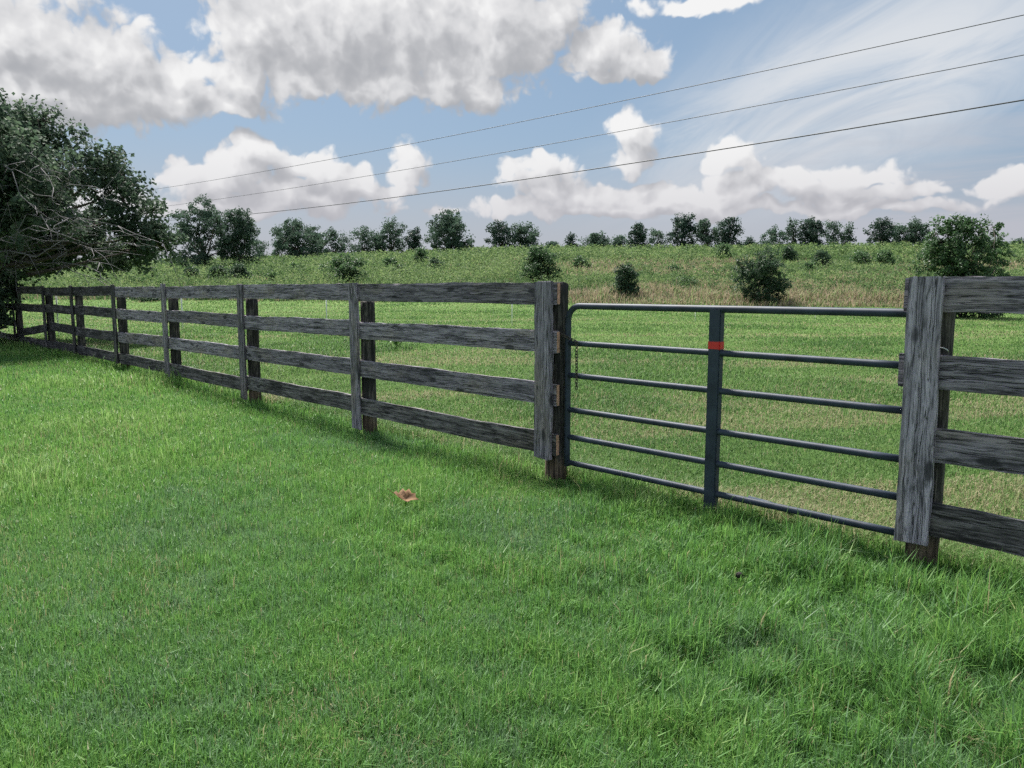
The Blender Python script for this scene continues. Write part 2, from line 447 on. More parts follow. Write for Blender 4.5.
# ------------------------------------------------------------------ grass
TRK = [(hit(740, 588), 0.0)]
def lawn():
    N = 780000
    r = np.exp(rng.uniform(math.log(1.35), math.log(26.0), N)); th = rng.uniform(-0.80, 0.80, N)
    x, y = r * np.sin(th), r * np.cos(th)
    f = behind(x, y)
    keep = f < 0.12
    x, y, r, f = x[keep], y[keep], r[keep], f[keep]; n = len(x)
    clump = fbm(x * 2.2, y * 2.2, 21, 3); big = fbm(x * 0.55, y * 0.55, 22, 3); fine = fbm(x * 7, y * 7, 23, 2)
    nearf = np.exp(-(np.minimum(f + 0.05, 0) / 0.42) ** 2)
    s = along(x, y)
    lush = sst(0.6, -1.4, s) * np.exp(-(f / 1.3) ** 2)             # long grass in front of the gate and right post
    tf = fbm(x * 8.5, y * 8.5, 24, 2)
    coarse = np.maximum(sst(-0.3, 1.6, x) * sst(5.4, 3.2, y), sst(0.5, 0.68, fbm(x * .8, y * .8, 77, 2)) * .75)
    H = (0.032 + 0.040 * clump + 0.030 * sst(0.45, 0.7, big)) * (0.5 + 0.8 * rng.random(n)) * (1 + (0.25 + 0.42 * coarse) * (sst(0.3, 0.72, tf) * 1.4 - 0.7))
    post_gap = np.exp(-((x - P1[0]) ** 2 + (y - P1[1] + .2) ** 2) / 0.14) + np.exp(-((x - P2g[0]) ** 2 + (y - P2g[1] + .25) ** 2) / 0.10)
    H *= 1 - 0.72 * np.clip(post_gap, 0, 1)
    lp = hit(408, 515)
    H *= 1 - 0.6 * np.exp(-((x - lp.x) ** 2 + (y - lp.y + .08) ** 2) / 0.012)
    H *= 1 + 0.5 * nearf * (0.4 + fbm(s * 1.2, s * 0, 33, 2)) + 0.45 * lush * sst(0.40, 0.70, clump)
    H *= 1 + 0.75 * sst(0.2, 2.0, x) * sst(4.6, 2.8, y)
    long_ = rng.random(n) < 0.012 + 0.03 * coarse
    H = np.where(long_, H * 1.7, H)
    tuft = sst(0.62, 0.80, fbm(x * 1.3, y * 1.3, 40, 2))
    H *= 1 + 0.35 * tuft * coarse
    W = np.maximum(0.0030, 0.00072 * r) * (0.6 + 0.8 * rng.random(n)) * (1 + 0.6 * lush + 0.5 * long_)
    # tufts lean together
    la = 2 * math.pi * fbm(x * 1.5, y * 1.5, 50, 2) * 2
    yaw = la + rng.normal(0, 1.9, n)
    lean = np.clip(rng.normal(0.42, 0.28, n), 0.03, 1.2)
    tint = 0.52 + 0.95 * (big - 0.5) + 0.10 * sst(-.5, -3, x) + 0.45 * (fine - 0.5) + rng.normal(0, 0.20, n) + 0.25 * (tf - 0.5)
    tint += 0.10 * nearf - 0.22 * sst(0.55, 0.75, fbm(x * 0.9 + 7, y * 0.9, 60, 3))
    dry = (rng.random(n) < 0.020 + 0.09 * sst(0.58, 0.75, fbm(x * 1.7, y * 1.7, 61, 3))).astype(float) * rng.uniform(0.5, 1, n)
    P = np.stack([x, y, g(x, y)], 1)
    tag(link('lawn_grass', blades('lawn_grass', P, H, W, yaw, lean, np.clip(tint, 0, 1), dry), M['lawn']), kind='stuff')

def pasture():
    N = 640000
    r = np.exp(rng.uniform(math.log(3.2), math.log(64.0), N)); th = rng.uniform(-0.74, 0.80, N)
    x, y = r * np.sin(th), r * np.cos(th)
    f = behind(x, y)
    keep = (f > 0.05) & (y < meadow_edge(x) + 0.6)
    x, y, r, f = x[keep], y[keep], r[keep], f[keep]; n = len(x)
    clump = fbm(x * 1.6, y * 1.6, 121, 3); big = fbm(x * 0.35, y * 0.5, 122, 3)
    u = (x * 0.97 + y * 0.25); v = (y * 0.97 - x * 0.25)
    swath = fbm(u * 0.12, v * 0.75, 130, 3)
    lush = sst(0.52, 0.66, fbm(u * 0.35 + 5, v * 0.5, 131, 3))
    H = (0.028 + 0.035 * clump + 0.035 * lush) * (0.6 + 0.8 * rng.random(n)) * (1 + 0.008 * r)
    nearf = np.exp(-(f / 0.35) ** 2)
    H *= 1 + 1.3 * nearf
    W = np.maximum(0.0036, 0.00082 * r) * (0.6 + 0.8 * rng.random(n))
    yaw = rng.uniform(0, 2 * math.pi, n); lean = np.clip(rng.normal(0.7, 0.35, n), 0.05, 1.4)
    tint = 0.48 + 0.8 * (big - 0.5) + 0.5 * (clump - 0.5) + rng.normal(0, 0.16, n) - 0.25 * lush + 0.15 * sst(14, 30, y)
    pu, pv = (x - 3.0) * 0.92 + (y - 8.8) * 0.38, (y - 8.8) * 0.92 - (x - 3.0) * 0.38
    patch = np.exp(-(pu / 2.6) ** 2 - (pv / 0.9) ** 2) * 1.5
    strawy = np.maximum(sst(0.50, 0.63, swath), np.clip(patch, 0, 1)) * (1 - 0.8 * lush) * (1 - 0.55 * sst(14, 34, y))
    dry = (rng.random(n) < 0.05 + 0.56 * strawy).astype(float) * rng.uniform(0.5, 1, n)
    P = np.stack([x, y, g(x, y)], 1)
    tag(link('pasture_grass', blades('pasture_grass', P, H, W, yaw, lean, np.clip(tint, 0, 1), dry), M['pasture']), kind='stuff')

def meadow():
    N = 330000
    r = np.exp(rng.uniform(math.log(38.0), math.log(150.0), N)); th = rng.uniform(-0.74, 0.76, N)
    x, y = r * np.sin(th), r * np.cos(th)
    e = meadow_edge(x)
    keep = (y > e) & (y < 136)
    x, y, r, e = x[keep], y[keep], r[keep], e[keep]; n = len(x)
    clump = fbm(x * 0.55, y * 0.55, 221, 3); big = fbm(x * 0.06, y * 0.09, 222, 3); fine = fbm(x * 1.7, y * 1.7, 223, 2)
    H = (0.24 + 0.62 * clump) * (0.5 + 0.8 * rng.random(n)) * (0.45 + 0.55 * sst(0, 3.0, y - e))
    W = 0.00105 * r * (0.5 + 0.9 * rng.random(n))
    yaw = rng.uniform(0, 2 * math.pi, n); lean = np.clip(rng.normal(0.45, 0.3, n), 0.02, 1.2)
    tint = 0.44 + 1.1 * (big - 0.5) + 1.3 * (clump - 0.5) + 0.5 * (fine - 0.5) + rng.normal(0, 0.15, n)
    brown = sst(0.36, 0.56, fbm(x * 0.10 + 3, y * 0.12, 230, 3)) * sst(112, 74, y + 14 * (fbm(x * .08, y * .08, 231, 2) - .5)) * sst(-8, 6, x)
    brown = np.maximum(brown, 0.35 * sst(3.0, 0.5, y - e))
    dry = (rng.random(n) < 0.08 + 0.64 * brown).astype(float) * rng.uniform(0.5, 1, n)
    P = np.stack([x, y, g(x, y)], 1)
    tag(link('meadow_grass', blades('meadow_grass', P, H, W, yaw, lean, np.clip(tint, 0, 1), dry), M['meadow']), kind='stuff')
    # broad-leaved weeds mixed through it
    K = 42000
    r = np.exp(rng.uniform(math.log(45.0), math.log(140.0), K)); th = rng.uniform(-0.74, 0.76, K)
    x, y = r * np.sin(th), r * np.cos(th)
    wb = sst(-8, 6, x) * sst(100, 70, y) * sst(0.36, 0.56, fbm(x * 0.10 + 3, y * 0.12, 230, 3))
    k = (rng.random(K) > wb * 0.9) & (y > meadow_edge(x) + 2) & (y < 132) & (fbm(x * 0.09, y * 0.12, 240, 3) + 0.004 * (y - 80) > 0.5)
    x, y, r = x[k], y[k], r[k]; q = 10
    h = rng.uniform(0.4, 1.35, len(x)); t0 = rng.normal(0.5, 0.25, len(x))
    P = np.stack([np.repeat(x, q), np.repeat(y, q), np.repeat(g(x, y), q)], 1)
    P += rng.normal(0, 1, P.shape) * np.array([0.22, 0.22, 0.0])
    P[:, 2] += np.repeat(h, q) * rng.uniform(0.15, 1.0, len(P))
    Nr = rng.normal(size=P.shape) * 0.7 + np.array([0, -0.1, 0.8])
    tag(link('meadow_weeds', leaves('meadow_weeds', P, np.repeat(0.0026 * r, q) * rng.uniform(0.6, 1.4, len(P)), Nr, np.repeat(t0, q) + rng.normal(0, .15, len(P))), M['meadow']), kind='stuff')

def meadow_clumps():
    """tall leafy weed clumps, darker than the growth round them"""
    K = 5200
    r = np.exp(rng.uniform(math.log(48.0), math.log(135.0), K)); th = rng.uniform(-0.74, 0.76, K)
    x, y = r * np.sin(th), r * np.cos(th)
    k = (y > meadow_edge(x) + 3) & (y < 131) & (fbm(x * 0.07 + 9, y * 0.10, 340, 3) - 0.0015 * (x + 10) > 0.43)
    x, y, r = x[k], y[k], r[k]; q = 34
    h = rng.uniform(0.7, 1.7, len(x)) * (0.7 + 0.003 * r); t0 = np.clip(rng.normal(0.22, 0.22, len(x)), 0, .8)
    P = np.stack([np.repeat(x, q), np.repeat(y, q), np.repeat(g(x, y), q)], 1)
    d = rng.normal(size=P.shape); d /= np.linalg.norm(d, axis=1, keepdims=True); d *= (rng.random(len(P)) ** .4)[:, None]
    hh = np.repeat(h, q)
    P += d * np.stack([hh * .55, hh * .55, hh * .42], 1); P[:, 2] += hh * .45
    tag(link('meadow_weed_clumps', leaves('meadow_weed_clumps', P, np.repeat(0.0026 * r, q) * rng.uniform(.6, 1.4, len(P)), d + rng.normal(size=P.shape) * .5 + np.array([0, 0, .5]), np.repeat(t0, q) + rng.normal(0, .15, len(P))), M['meadow']), kind='stuff')
lawn(); pasture(); meadow(); meadow_clumps()

# ------------------------------------------------------------------ the plank fence and its gate
RZ = math.atan2(DL[1], DL[0])          # local X runs along the fence away to the left, local Y faces the lawn (front)
VERT = Matrix.Rotation(-math.pi / 2, 4, 'Y')   # turns a mesh's X axis up

RAIL_Z = [1.325, 0.985, 0.63, 0.275]
RW, RT = 0.155, 0.026
PRX, PRY = 0.066, 0.062
RAIL_Y = PRY + RT / 2
BAT_Y = PRY + RT + 0.013 + 0.001

def rail(root, s0, s1, z0, z1, mat, seed, ends=(0.006, 0.006), w=RW, label=None, twist=0.0, y0=0, y1=0):
    L = math.hypot(s1 - s0, z1 - z0)
    o = link('rail', board_mesh('rail', L, w, RT, seed, ragged=ends, bow=random.uniform(-.008, .006)), mat, root)
    a = math.atan2(z1 - z0, s1 - s0)
    o.matrix_local = Matrix.Translation(((s0 + s1) / 2, RAIL_Y + (y0 + y1) / 2, (z0 + z1) / 2)) @ Matrix.Rotation(math.atan2(y1 - y0, s1 - s0), 4, 'Z') @ Matrix.Rotation(-a, 4, 'Y')
    if label: o['label'] = label
    return o

def post(root, s, gz, top, seed, rx=PRX, ry=PRY, lean=0.0):
    L = top - gz + 0.25
    o = link('post', post_mesh('post', L, rx, ry, seed), M['post'], root)
    o.matrix_local = Matrix.Translation((s, 0, gz - 0.25)) @ Matrix.Rotation(lean, 4, 'Y') @ VERT
    return o

def batten(root, s, bot, top, seed, w=0.15, lean=0.0, mat='batten', y=0.0, t=0.026):
    L = top - bot
    o = link('batten', board_mesh('batten', L, w, t, seed, rough=0.003, ragged=(0.012, 0.012)), M[mat], root)
    o.matrix_local = Matrix.Translation((s, BAT_Y + y + (t - .026) / 2, (bot + top) / 2)) @ Matrix.Rotation(lean, 4, 'Y') @ VERT
    return o

S = [0.0, 2.41, 4.76, 7.09, 9.18, 11.42, 13.35, 15.9, 18.3, 20.7]
def gz(s):
    p = P1 + DL * s
    return float(g(p[0], p[1]))

fence = empty('plank_fence', (P1[0], P1[1], 0), RZ)
tag(fence, 'long run of weathered grey four-rail plank fence going back to the big tree', 'fence')
for k, s in enumerate(S):
    if k == 0:
        post(fence, 0.0, 0.0, 1.40, 300, 0.072, 0.068)
        batten(fence, 0.035, 0.160, 1.408, 400, 0.160)
    else:
        post(fence, s - (0.03 if k < 6 else 0), gz(s), 1.255 + random.uniform(-.02, .02), 300 + k, lean=random.uniform(-.012, .012))
        batten(fence, s + (0.03 if k < 6 else 0), gz(s) + random.uniform(0.02, 0.07), 1.415 + random.uniform(-.01, .01), 400 + k, 0.135, random.uniform(-.01, .01), 'rail' if k < 4 else 'rail_black')
for k in range(len(S) - 1):
    a, b = S[k], S[k + 1]
    for j, z in enumerate(RAIL_Z):
        j1, j2 = random.uniform(-.015, .015), random.uniform(-.015, .015)
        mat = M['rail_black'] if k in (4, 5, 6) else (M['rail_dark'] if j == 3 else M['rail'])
        sa = a - (0.072 if k == 0 else -0.003); sb = b - 0.003
        if k == 6 and j == 2: continue
        if k == 5 and j == 2:
            rail(fence, a + .003, b - 0.55, z, z + .02, mat, 501, ends=(0.006, 0.45), label='broken rail ending in a long splintered point')
            continue
        dz = (0.02 if k >= 4 and j == 3 else 0)
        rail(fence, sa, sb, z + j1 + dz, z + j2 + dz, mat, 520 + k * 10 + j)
        if k == 0:   # saw-cut raw end of each rail, showing beside the gate post
            e = link('rail_end', board_mesh('rail_end', 0.006, RW * 0.93, RT * 0.86, 700 + j, rough=0.001), M['endgrain'], fence)
            e.location = (sa - 0.008, RAIL_Y, z + j1 + dz); e['label'] = 'pale saw-cut rail end beside the gate post'
# broken third rail of the far panel, dropped at one end
rail(fence, S[6] + .003, S[7] - .35, RAIL_Z[2] - .02, RAIL_Z[2] - .20, M['rail_black'], 503, ends=(0.006, 0.5), label='broken rail hanging down at one end')

P2 = P1 - DL * 2.437
fr = empty('plank_fence', (P2[0], P2[1], 0), RZ)
tag(fr, 'short run of weathered grey plank fence ending at the thick post where the gate closes', 'fence')
post(fr, -0.015, 0.0, 1.30, 340, 0.072, 0.066)
batten(fr, 0.012, 0.140, 1.412, 440, 0.150, 0.008, t=0.030)
RZ2 = [1.335, 0.975, 0.62, 0.262]
for k, (a, b) in enumerate([(0.0, -2.44), (-2.44, -4.88)]):
    for j, z in enumerate(RZ2):
        st = (0.113, 0.118, 0.07, 0.07)[j] if k == 0 else a - .003
        rail(fr, b + .003, st, z + random.uniform(-.01, .01), z + random.uniform(-.004, .004), M['rail_dark'] if j == 3 else M['rail'], 560 + k * 10 + j, ends=(0.006, 0.006), w=0.162)
for k, s in enumerate((-2.44, -4.88)):
    post(fr, s, 0.0, 1.25, 350 + k); batten(fr, s, 0.08, 1.42, 450 + k)
# wire staple on the post
tb = Tubes(); a = np.linspace(0, math.pi, 9)
tb.add([(-0.055 - 0.03 * math.cos(t), 0.066 + 0.016 * math.sin(t) , 1.07 + 0.018 * math.sin(t)) for t in a], 0.0028, 6)
link('wire_loop', tb.mesh('wire_loop'), M['galv'], fr)

# gate: local X runs from the hinge... from the gate post (x=0) towards the closing post (x=+)
gate_root = empty('metal_gate', (P1[0], P1[1], 0), RZ + math.pi)
tag(gate_root, 'dark tubular metal farm gate with six bars and a red tape band on its upright', 'gate')
GX0, GX1 = 0.105, 2.352
TOPZ, BOTZ, CR, TR = 1.243, 0.118, 0.10, 0.0215
BARS = [1.243, 0.985, 0.760, 0.515, 0.320, 0.135]
fy = 0.0
pts = [(GX0, fy, BOTZ - 0.01)] + [(GX0, fy, z) for z in np.linspace(0.2, TOPZ - CR, 6)]
pts += [(GX0 + CR - CR * math.cos(t), fy, TOPZ - CR + CR * math.sin(t)) for t in np.linspace(0.15, math.pi / 2, 8)]
pts += [(x, fy, TOPZ) for x in np.linspace(GX0 + CR + .1, GX1 - CR - .1, 12)]
pts += [(GX1 - .045 + .045 * math.sin(t), fy, TOPZ - .045 + .045 * math.cos(t)) for t in np.linspace(0, math.pi / 2 - .15, 8)]
pts += [(GX1, fy, z) for z in np.linspace(TOPZ - .06, BOTZ - 0.01, 6)]
tb = Tubes(); tb.add(pts, TR, 14); link('gate_frame', tb.mesh('gate_frame'), M['gate'], gate_root)
def gate_bar(z):
    tb = Tubes(); xs = np.linspace(GX0 + TR * 0.6, GX1 - TR * 0.6, 14)
    tb.add([(x, fy, z) for x in xs], 0.0195, 12)
    return link('gate_bar', tb.mesh('gate_bar'), M['gate'], gate_root)
bars = [gate_bar(z) for z in BARS[1:]]
GS = 1.265      # upright brace
bm = bmesh.new()
bmesh.ops.create_cube(bm, size=1.0)
for v in bm.verts: v.co = Vector((v.co.x * 0.078, v.co.y * 0.050, v.co.z * 1.245))
bmesh.ops.bevel(bm, geom=bm.edges[:], offset=0.006, segments=2, affect='EDGES')
me = bpy.data.meshes.new('upright'); bm.to_mesh(me); bm.free()
link('upright', me, M['gate'], gate_root, (GS, fy, 0.625))
bm = bmesh.new(); bmesh.ops.create_cube(bm, size=1.0)
for v in bm.verts: v.co = Vector((v.co.x * 0.082, v.co.y * 0.054, v.co.z * 0.056))
bmesh.ops.bevel(bm, geom=bm.edges[:], offset=0.006, segments=2, affect='EDGES')
me = bpy.data.meshes.new('tape_band'); bm.to_mesh(me); bm.free()
link('tape_band', me, M['tape'], gate_root, (GS, fy, 1.030))
# chain looped round the gate upright, its tail hanging down
tb = Tubes()
def link_chain(a, b, n, sag=0.0):
    a, b = np.array(a), np.array(b)
    for i in range(n):
        t = (i + .5) / n; c = a + (b - a) * t - np.array([0, 0, sag * 4 * t * (1 - t)])
        d = (b - a) / np.linalg.norm(b - a); hl = np.linalg.norm(b - a) / n * 0.68
        s = np.cross(d, (0.3, 0.9, 0.2) if i % 2 else (0.9, -0.3, 0.4)); s /= np.linalg.norm(s)
        ang = np.linspace(0, 2 * math.pi, 9)
        tb.add([c + d * hl * math.cos(q) + s * 0.010 * math.sin(q) for q in ang], 0.0034, 5, cap=False)
link_chain((0.02, -0.075, 1.075), (0.10, -0.03, 1.035), 4); link_chain((0.10, -0.03, 1.035), (0.205, -0.028, 1.00), 5)
link_chain((0.205, -0.028, 1.00), (0.21, -0.028, 0.67), 15)
link('chain', tb.mesh('chain'), M['iron'], gate_root)

# ------------------------------------------------------------------ small things on the ground
def rod(px, py, h, label):
    p = hit(px, py)
    t = empty('fence_rod', p)
    tb = Tubes(); tb.add([(0, 0, -.1), (0, 0, h * .5), (0.004, 0, h)], 0.018 if h > .7 else 0.010, 8)
    link('rod_shaft', tb.mesh('rod_shaft'), M['white_rod'], t)
    for q in (.93, .6):
        tb = Tubes(); tb.add([(0, 0, h * q), (0.0, -.03, h * q), (0.0, -.04, h * q + .03)], 0.006, 6)
        link('wire_hook', tb.mesh('wire_hook'), M['white_rod'], t)
    tag(t, label, 'fence rod', 'thin white rods standing across the pasture')
rod(59, 337, 1.02, 'thin white rod standing behind the broken rail, nearest the big tree')
rod(183, 331, 1.02, 'thin white rod beside the fourth fence post back from the gate')
rod(327, 327, 0.95, 'thin white rod behind the second fence panel back from the gate')
rod(512, 326, 0.95, 'thin white rod behind the fence panel that adjoins the gate')
rod(695, 323, 0.47, 'short white rod seen just past the gate upright with red tape')
rod(815, 321, 0.47, 'short white rod beyond the gate half closest to the thick closing post')

def dry_leaf():
    p = hit(408, 515)
    out = [(-.5, .05), (-.40, .22), (-.30, .18), (-.16, .36), (-.05, .26), (.08, .40), (.20, .24), (.34, .30), (.36, .12), (.5, .02),
           (.36, -.10), (.30, -.28), (.16, -.20), (.02, -.36), (-.10, -.22), (-.28, -.30), (-.34, -.12)]
    bm = bmesh.new()
    cvs = []
    for s in (1.0, 0.66, 0.33):
        cvs.append([bm.verts.new((x * s * .165, y * s * .165, 0.06 * (abs(y * s) * 1.3 + (x * s) ** 2 * 1.0) + 0.008 * math.sin(9 * x * s + 5 * y))) for x, y in out])
    c = bm.verts.new((0, 0, 0)); k = len(out)
    for a, b in zip(cvs[:-1], cvs[1:]):
        for j in range(k): bm.faces.new((a[j], a[(j + 1) % k], b[(j + 1) % k], b[j]))
    for j in range(k): bm.faces.new((cvs[-1][j], cvs[-1][(j + 1) % k], c))
    bmesh.ops.recalc_face_normals(bm, faces=bm.faces)
    ext = bmesh.ops.solidify(bm, geom=bm.faces[:], thickness=0.0012)
    me = bpy.data.meshes.new('dry_leaf'); bm.to_mesh(me); bm.free()
    for q in me.polygons: q.use_smooth = True
    o = link('dry_leaf', me, M['dry_leaf'], None, (p.x, p.y - .08, p.z + 0.098))
    o.rotation_euler = (R(20), R(14), R(15))
    tag(o, 'curled brown dead leaf lying on the open lawn in front of the fence', 'leaf')
    tb = Tubes(); tb.add([(-.08, .008, .02), (-.10, .012, .028), (-.125, .005, .05)], 0.0022, 5)
    link('leaf_stalk', tb.mesh('leaf_stalk'), M['dry_leaf'], o)
dry_leaf()

a, b = hit(748, 516), hit(792, 530)
tb = Tubes(); tb.add([(a.x, a.y, a.z + .10), ((a.x + b.x) / 2, (a.y + b.y) / 2, (a.z + b.z) / 2 + .11), (b.x, b.y, b.z + .09)], 0.011, 8)
o = link('loose_rod', tb.mesh('loose_rod'), M['gate']); tag(o, 'thin dark metal rod lying in the long grass under the gate', 'rod')

def clod(px, py, s, label):
    p = hit(px, py); bm = bmesh.new(); bmesh.ops.create_icosphere(bm, subdivisions=3, radius=s)
    r = np.random.default_rng(int(px))
    for v in bm.verts:
        n = 1 + 0.18 * math.sin(v.co.x * 110 + 1) * math.sin(v.co.y * 90 + 2) + r.normal(0, .05)
        v.co = Vector((v.co.x * 1.3 * n, v.co.y * n, v.co.z * .9 * n))
    me = bpy.data.meshes.new('soil_clod'); bm.to_mesh(me); bm.free()
    o = link('soil_clod', me, M['clod'], None, (p.x, p.y, p.z + .045)); tag(o, label, 'clod')
clod(738, 589, 0.014, 'small dark clod of soil in the lawn in front of the gate')

def weed(px, py, size, n, label, seed, tall=0.0):
    p = hit(px, py); r = np.random.default_rng(seed)
    root = empty('broadleaf_weed', p)
    V, I = [], []
    for i in range(n):
        a = 2 * math.pi * i / n * 1.62 + r.normal(0, .2); L = size * r.uniform(.7, 1.1); w = L * .17
        d = np.array([math.cos(a), math.sin(a)]); sd = np.array([-d[1], d[0]])
        b0 = len(V); z0 = 0.02 + tall * r.uniform(.1, 1)
        for t, ww, zz in ((0.05, .12, 0), (.3, .8, .45), (.6, 1.0, .62), (.85, .55, .5), (1.0, .02, .36)):
            for sgn in (-1, 0, 1):
                q = d * L * t + sd * sgn * w * ww
                V.append((q[0], q[1], z0 + zz * L * .8 + (abs(sgn) * .14 * w)))
        for k in range(4):
            for c in range(2):
                q = b0 + k * 3 + c
                I.append((q, q + 1, q + 4, q + 3))
    V = np.array(V)
    me = raw_mesh('leaf_rosette', V, [4] * len(I), np.array(I).ravel(), {'tint': np.repeat(r.uniform(0, 1, n), 15)}, smooth=True)
    link('leaf_rosette', me, M['weed_leaf'], root)
    tag(root, label, 'weed')
    return root
weed(815, 672, 0.085, 5, 'small broad-leaved dock weed in the lawn below the gate', 1)
weed(398, 350, 0.34, 18, 'leafy low weed clump just behind the second rail of the fence', 3, 0.15)

# ------------------------------------------------------------------ overhead wires
def wire(p_right, p_left, sag, rad, label):
    (ax, ay, aY), (bx, by, bY) = p_right, p_left
    A, B = at(ax, ay, aY), at(bx, by, bY)
    A2 = A + (A - B) * 0.8; B2 = B + (B - A) * 0.9
    pts = []
    for t in np.linspace(0, 1, 40):
        p = A2.lerp(B2, t)
        tt = (p - A).length / (B - A).length * (1 if (p - A).dot(B - A) > 0 else -1)
        pts.append((p.x, p.y, p.z + sag * (4 * tt * (tt - 1))))
    tb = Tubes(); tb.add(pts, rad, 6)
    tag(link('overhead_wire', tb.mesh('overhead_wire'), M['cable']), label, 'power line', 'overhead wires crossing the field')
wire((1024, 15, 40), (170, 187, 117), 0.5, 0.022, 'topmost of three overhead wires crossing the sky, thin')
wire((1024, 55, 40), (175, 205, 117), 0.5, 0.021, 'middle of three overhead wires crossing the sky, thin')
wire((1024, 100, 40), (250, 214, 106), 0.5, 0.036, 'lowest and thickest of three overhead wires crossing the sky')

# ------------------------------------------------------------------ trees and shrubs
def lobe_leaves(lobes, n_clumps, per, leaf, spread, up=0.5):
    """leaf clumps through the volume of the lobes (thicker towards the outside)"""
    vol = np.array([l[3] * l[4] * l[5] for l in lobes]) ** 0.8
    cnt = np.maximum(3, (n_clumps * vol / vol.sum()).astype(int))
    P, N, T, CL = [], [], [], []
    for l, c in zip(lobes, cnt):
        ctr, rad = np.array(l[:3]), np.array(l[3:6])
        d = rng.normal(size=(c, 3)); d /= np.linalg.norm(d, axis=1, keepdims=True)
        rr = rng.random(c) ** 0.42 * (1 + rng.normal(0, 0.05, c))
        cc = ctr + d * rad * rr[:, None]
        CL.append(cc)
        m = (per * rng.uniform(0.5, 1.5, c)).astype(int)
        rep = np.repeat(np.arange(c), m)
        off = rng.normal(size=(len(rep), 3)); off /= np.linalg.norm(off, axis=1, keepdims=True)
        off *= (rng.random(len(rep)) ** 0.45 * 1.75)[:, None] * spread * np.repeat(rng.uniform(0.6, 1.35, c), m)[:, None]
        P.append(cc[rep] + off * np.array([1, 1, .75]))
        N.append(d[rep] * 0.5 + np.array([0, 0, up]) + rng.normal(size=(len(rep), 3)) * 0.55)
        T.append(np.repeat(rng.normal(0.45, 0.20, c), m) + rng.normal(0, 0.14, len(rep)))
    P = np.concatenate(P)
    return P, np.concatenate(N), np.concatenate(T), np.concatenate(CL), leaf * rng.uniform(0.65, 1.35, len(P))

def wob_path(a, b, amp, n=5):
    a, b = np.asarray(a, float), np.asarray(b, float); L = np.linalg.norm(b - a)
    ts = np.linspace(0, 1, n); o = rng.normal(size=3) * amp * L
    return [a + (b - a) * t + o * math.sin(math.pi * t) + rng.normal(size=3) * amp * L * .25 * (0 < t < 1) for t in ts]

def tree(name, base, lobes, label, cat, group, leaf, n_clumps, per, spread, tr, mat, trunk_frac=0.35, twigs=40, multi=1):
    """lobes are given relative to base"""
    root = empty(name, base)
    tag(root, label, cat, group)
    P, N, T, CL, Sz = lobe_leaves(lobes, n_clumps, per, leaf, spread)
    zmin = -0.02
    P[:, 2] = np.maximum(P[:, 2], zmin + 0.02)
    link('crown', leaves('crown', P, Sz, N, T), M[mat], root)
    tb = Tubes()
    L = np.array([l[:3] for l in lobes])
    ctr = L.mean(0); top = L[:, 2].max()
    for k in range(multi):
        off = np.array([rng.normal(0, .12), rng.normal(0, .12), 0]) * (multi > 1)
        fork = np.array([ctr[0] * .6, ctr[1] * .6, max(0.15, ctr[2] * trunk_frac)]) + off * 2
        tb.add(wob_path(off + np.array([0, 0, -.25]), fork, 0.04), np.linspace(tr * 1.25, tr * .8, 5), 8)
        for c in L:
            tb.add(wob_path(fork, c, 0.09), np.linspace(tr * .62, tr * .16, 5), 6)
    sel = rng.choice(len(CL), min(twigs, len(CL)), replace=False)
    for i in sel:
        c = L[np.argmin(np.linalg.norm(L - CL[i], axis=1))]
        tb.add(wob_path(c, CL[i], 0.1, 4), np.linspace(tr * .2, tr * .06, 4), 4)
    link('trunk' if tr > 0.05 else 'stem', tb.mesh('trunk'), M['bark'], root)
    return root

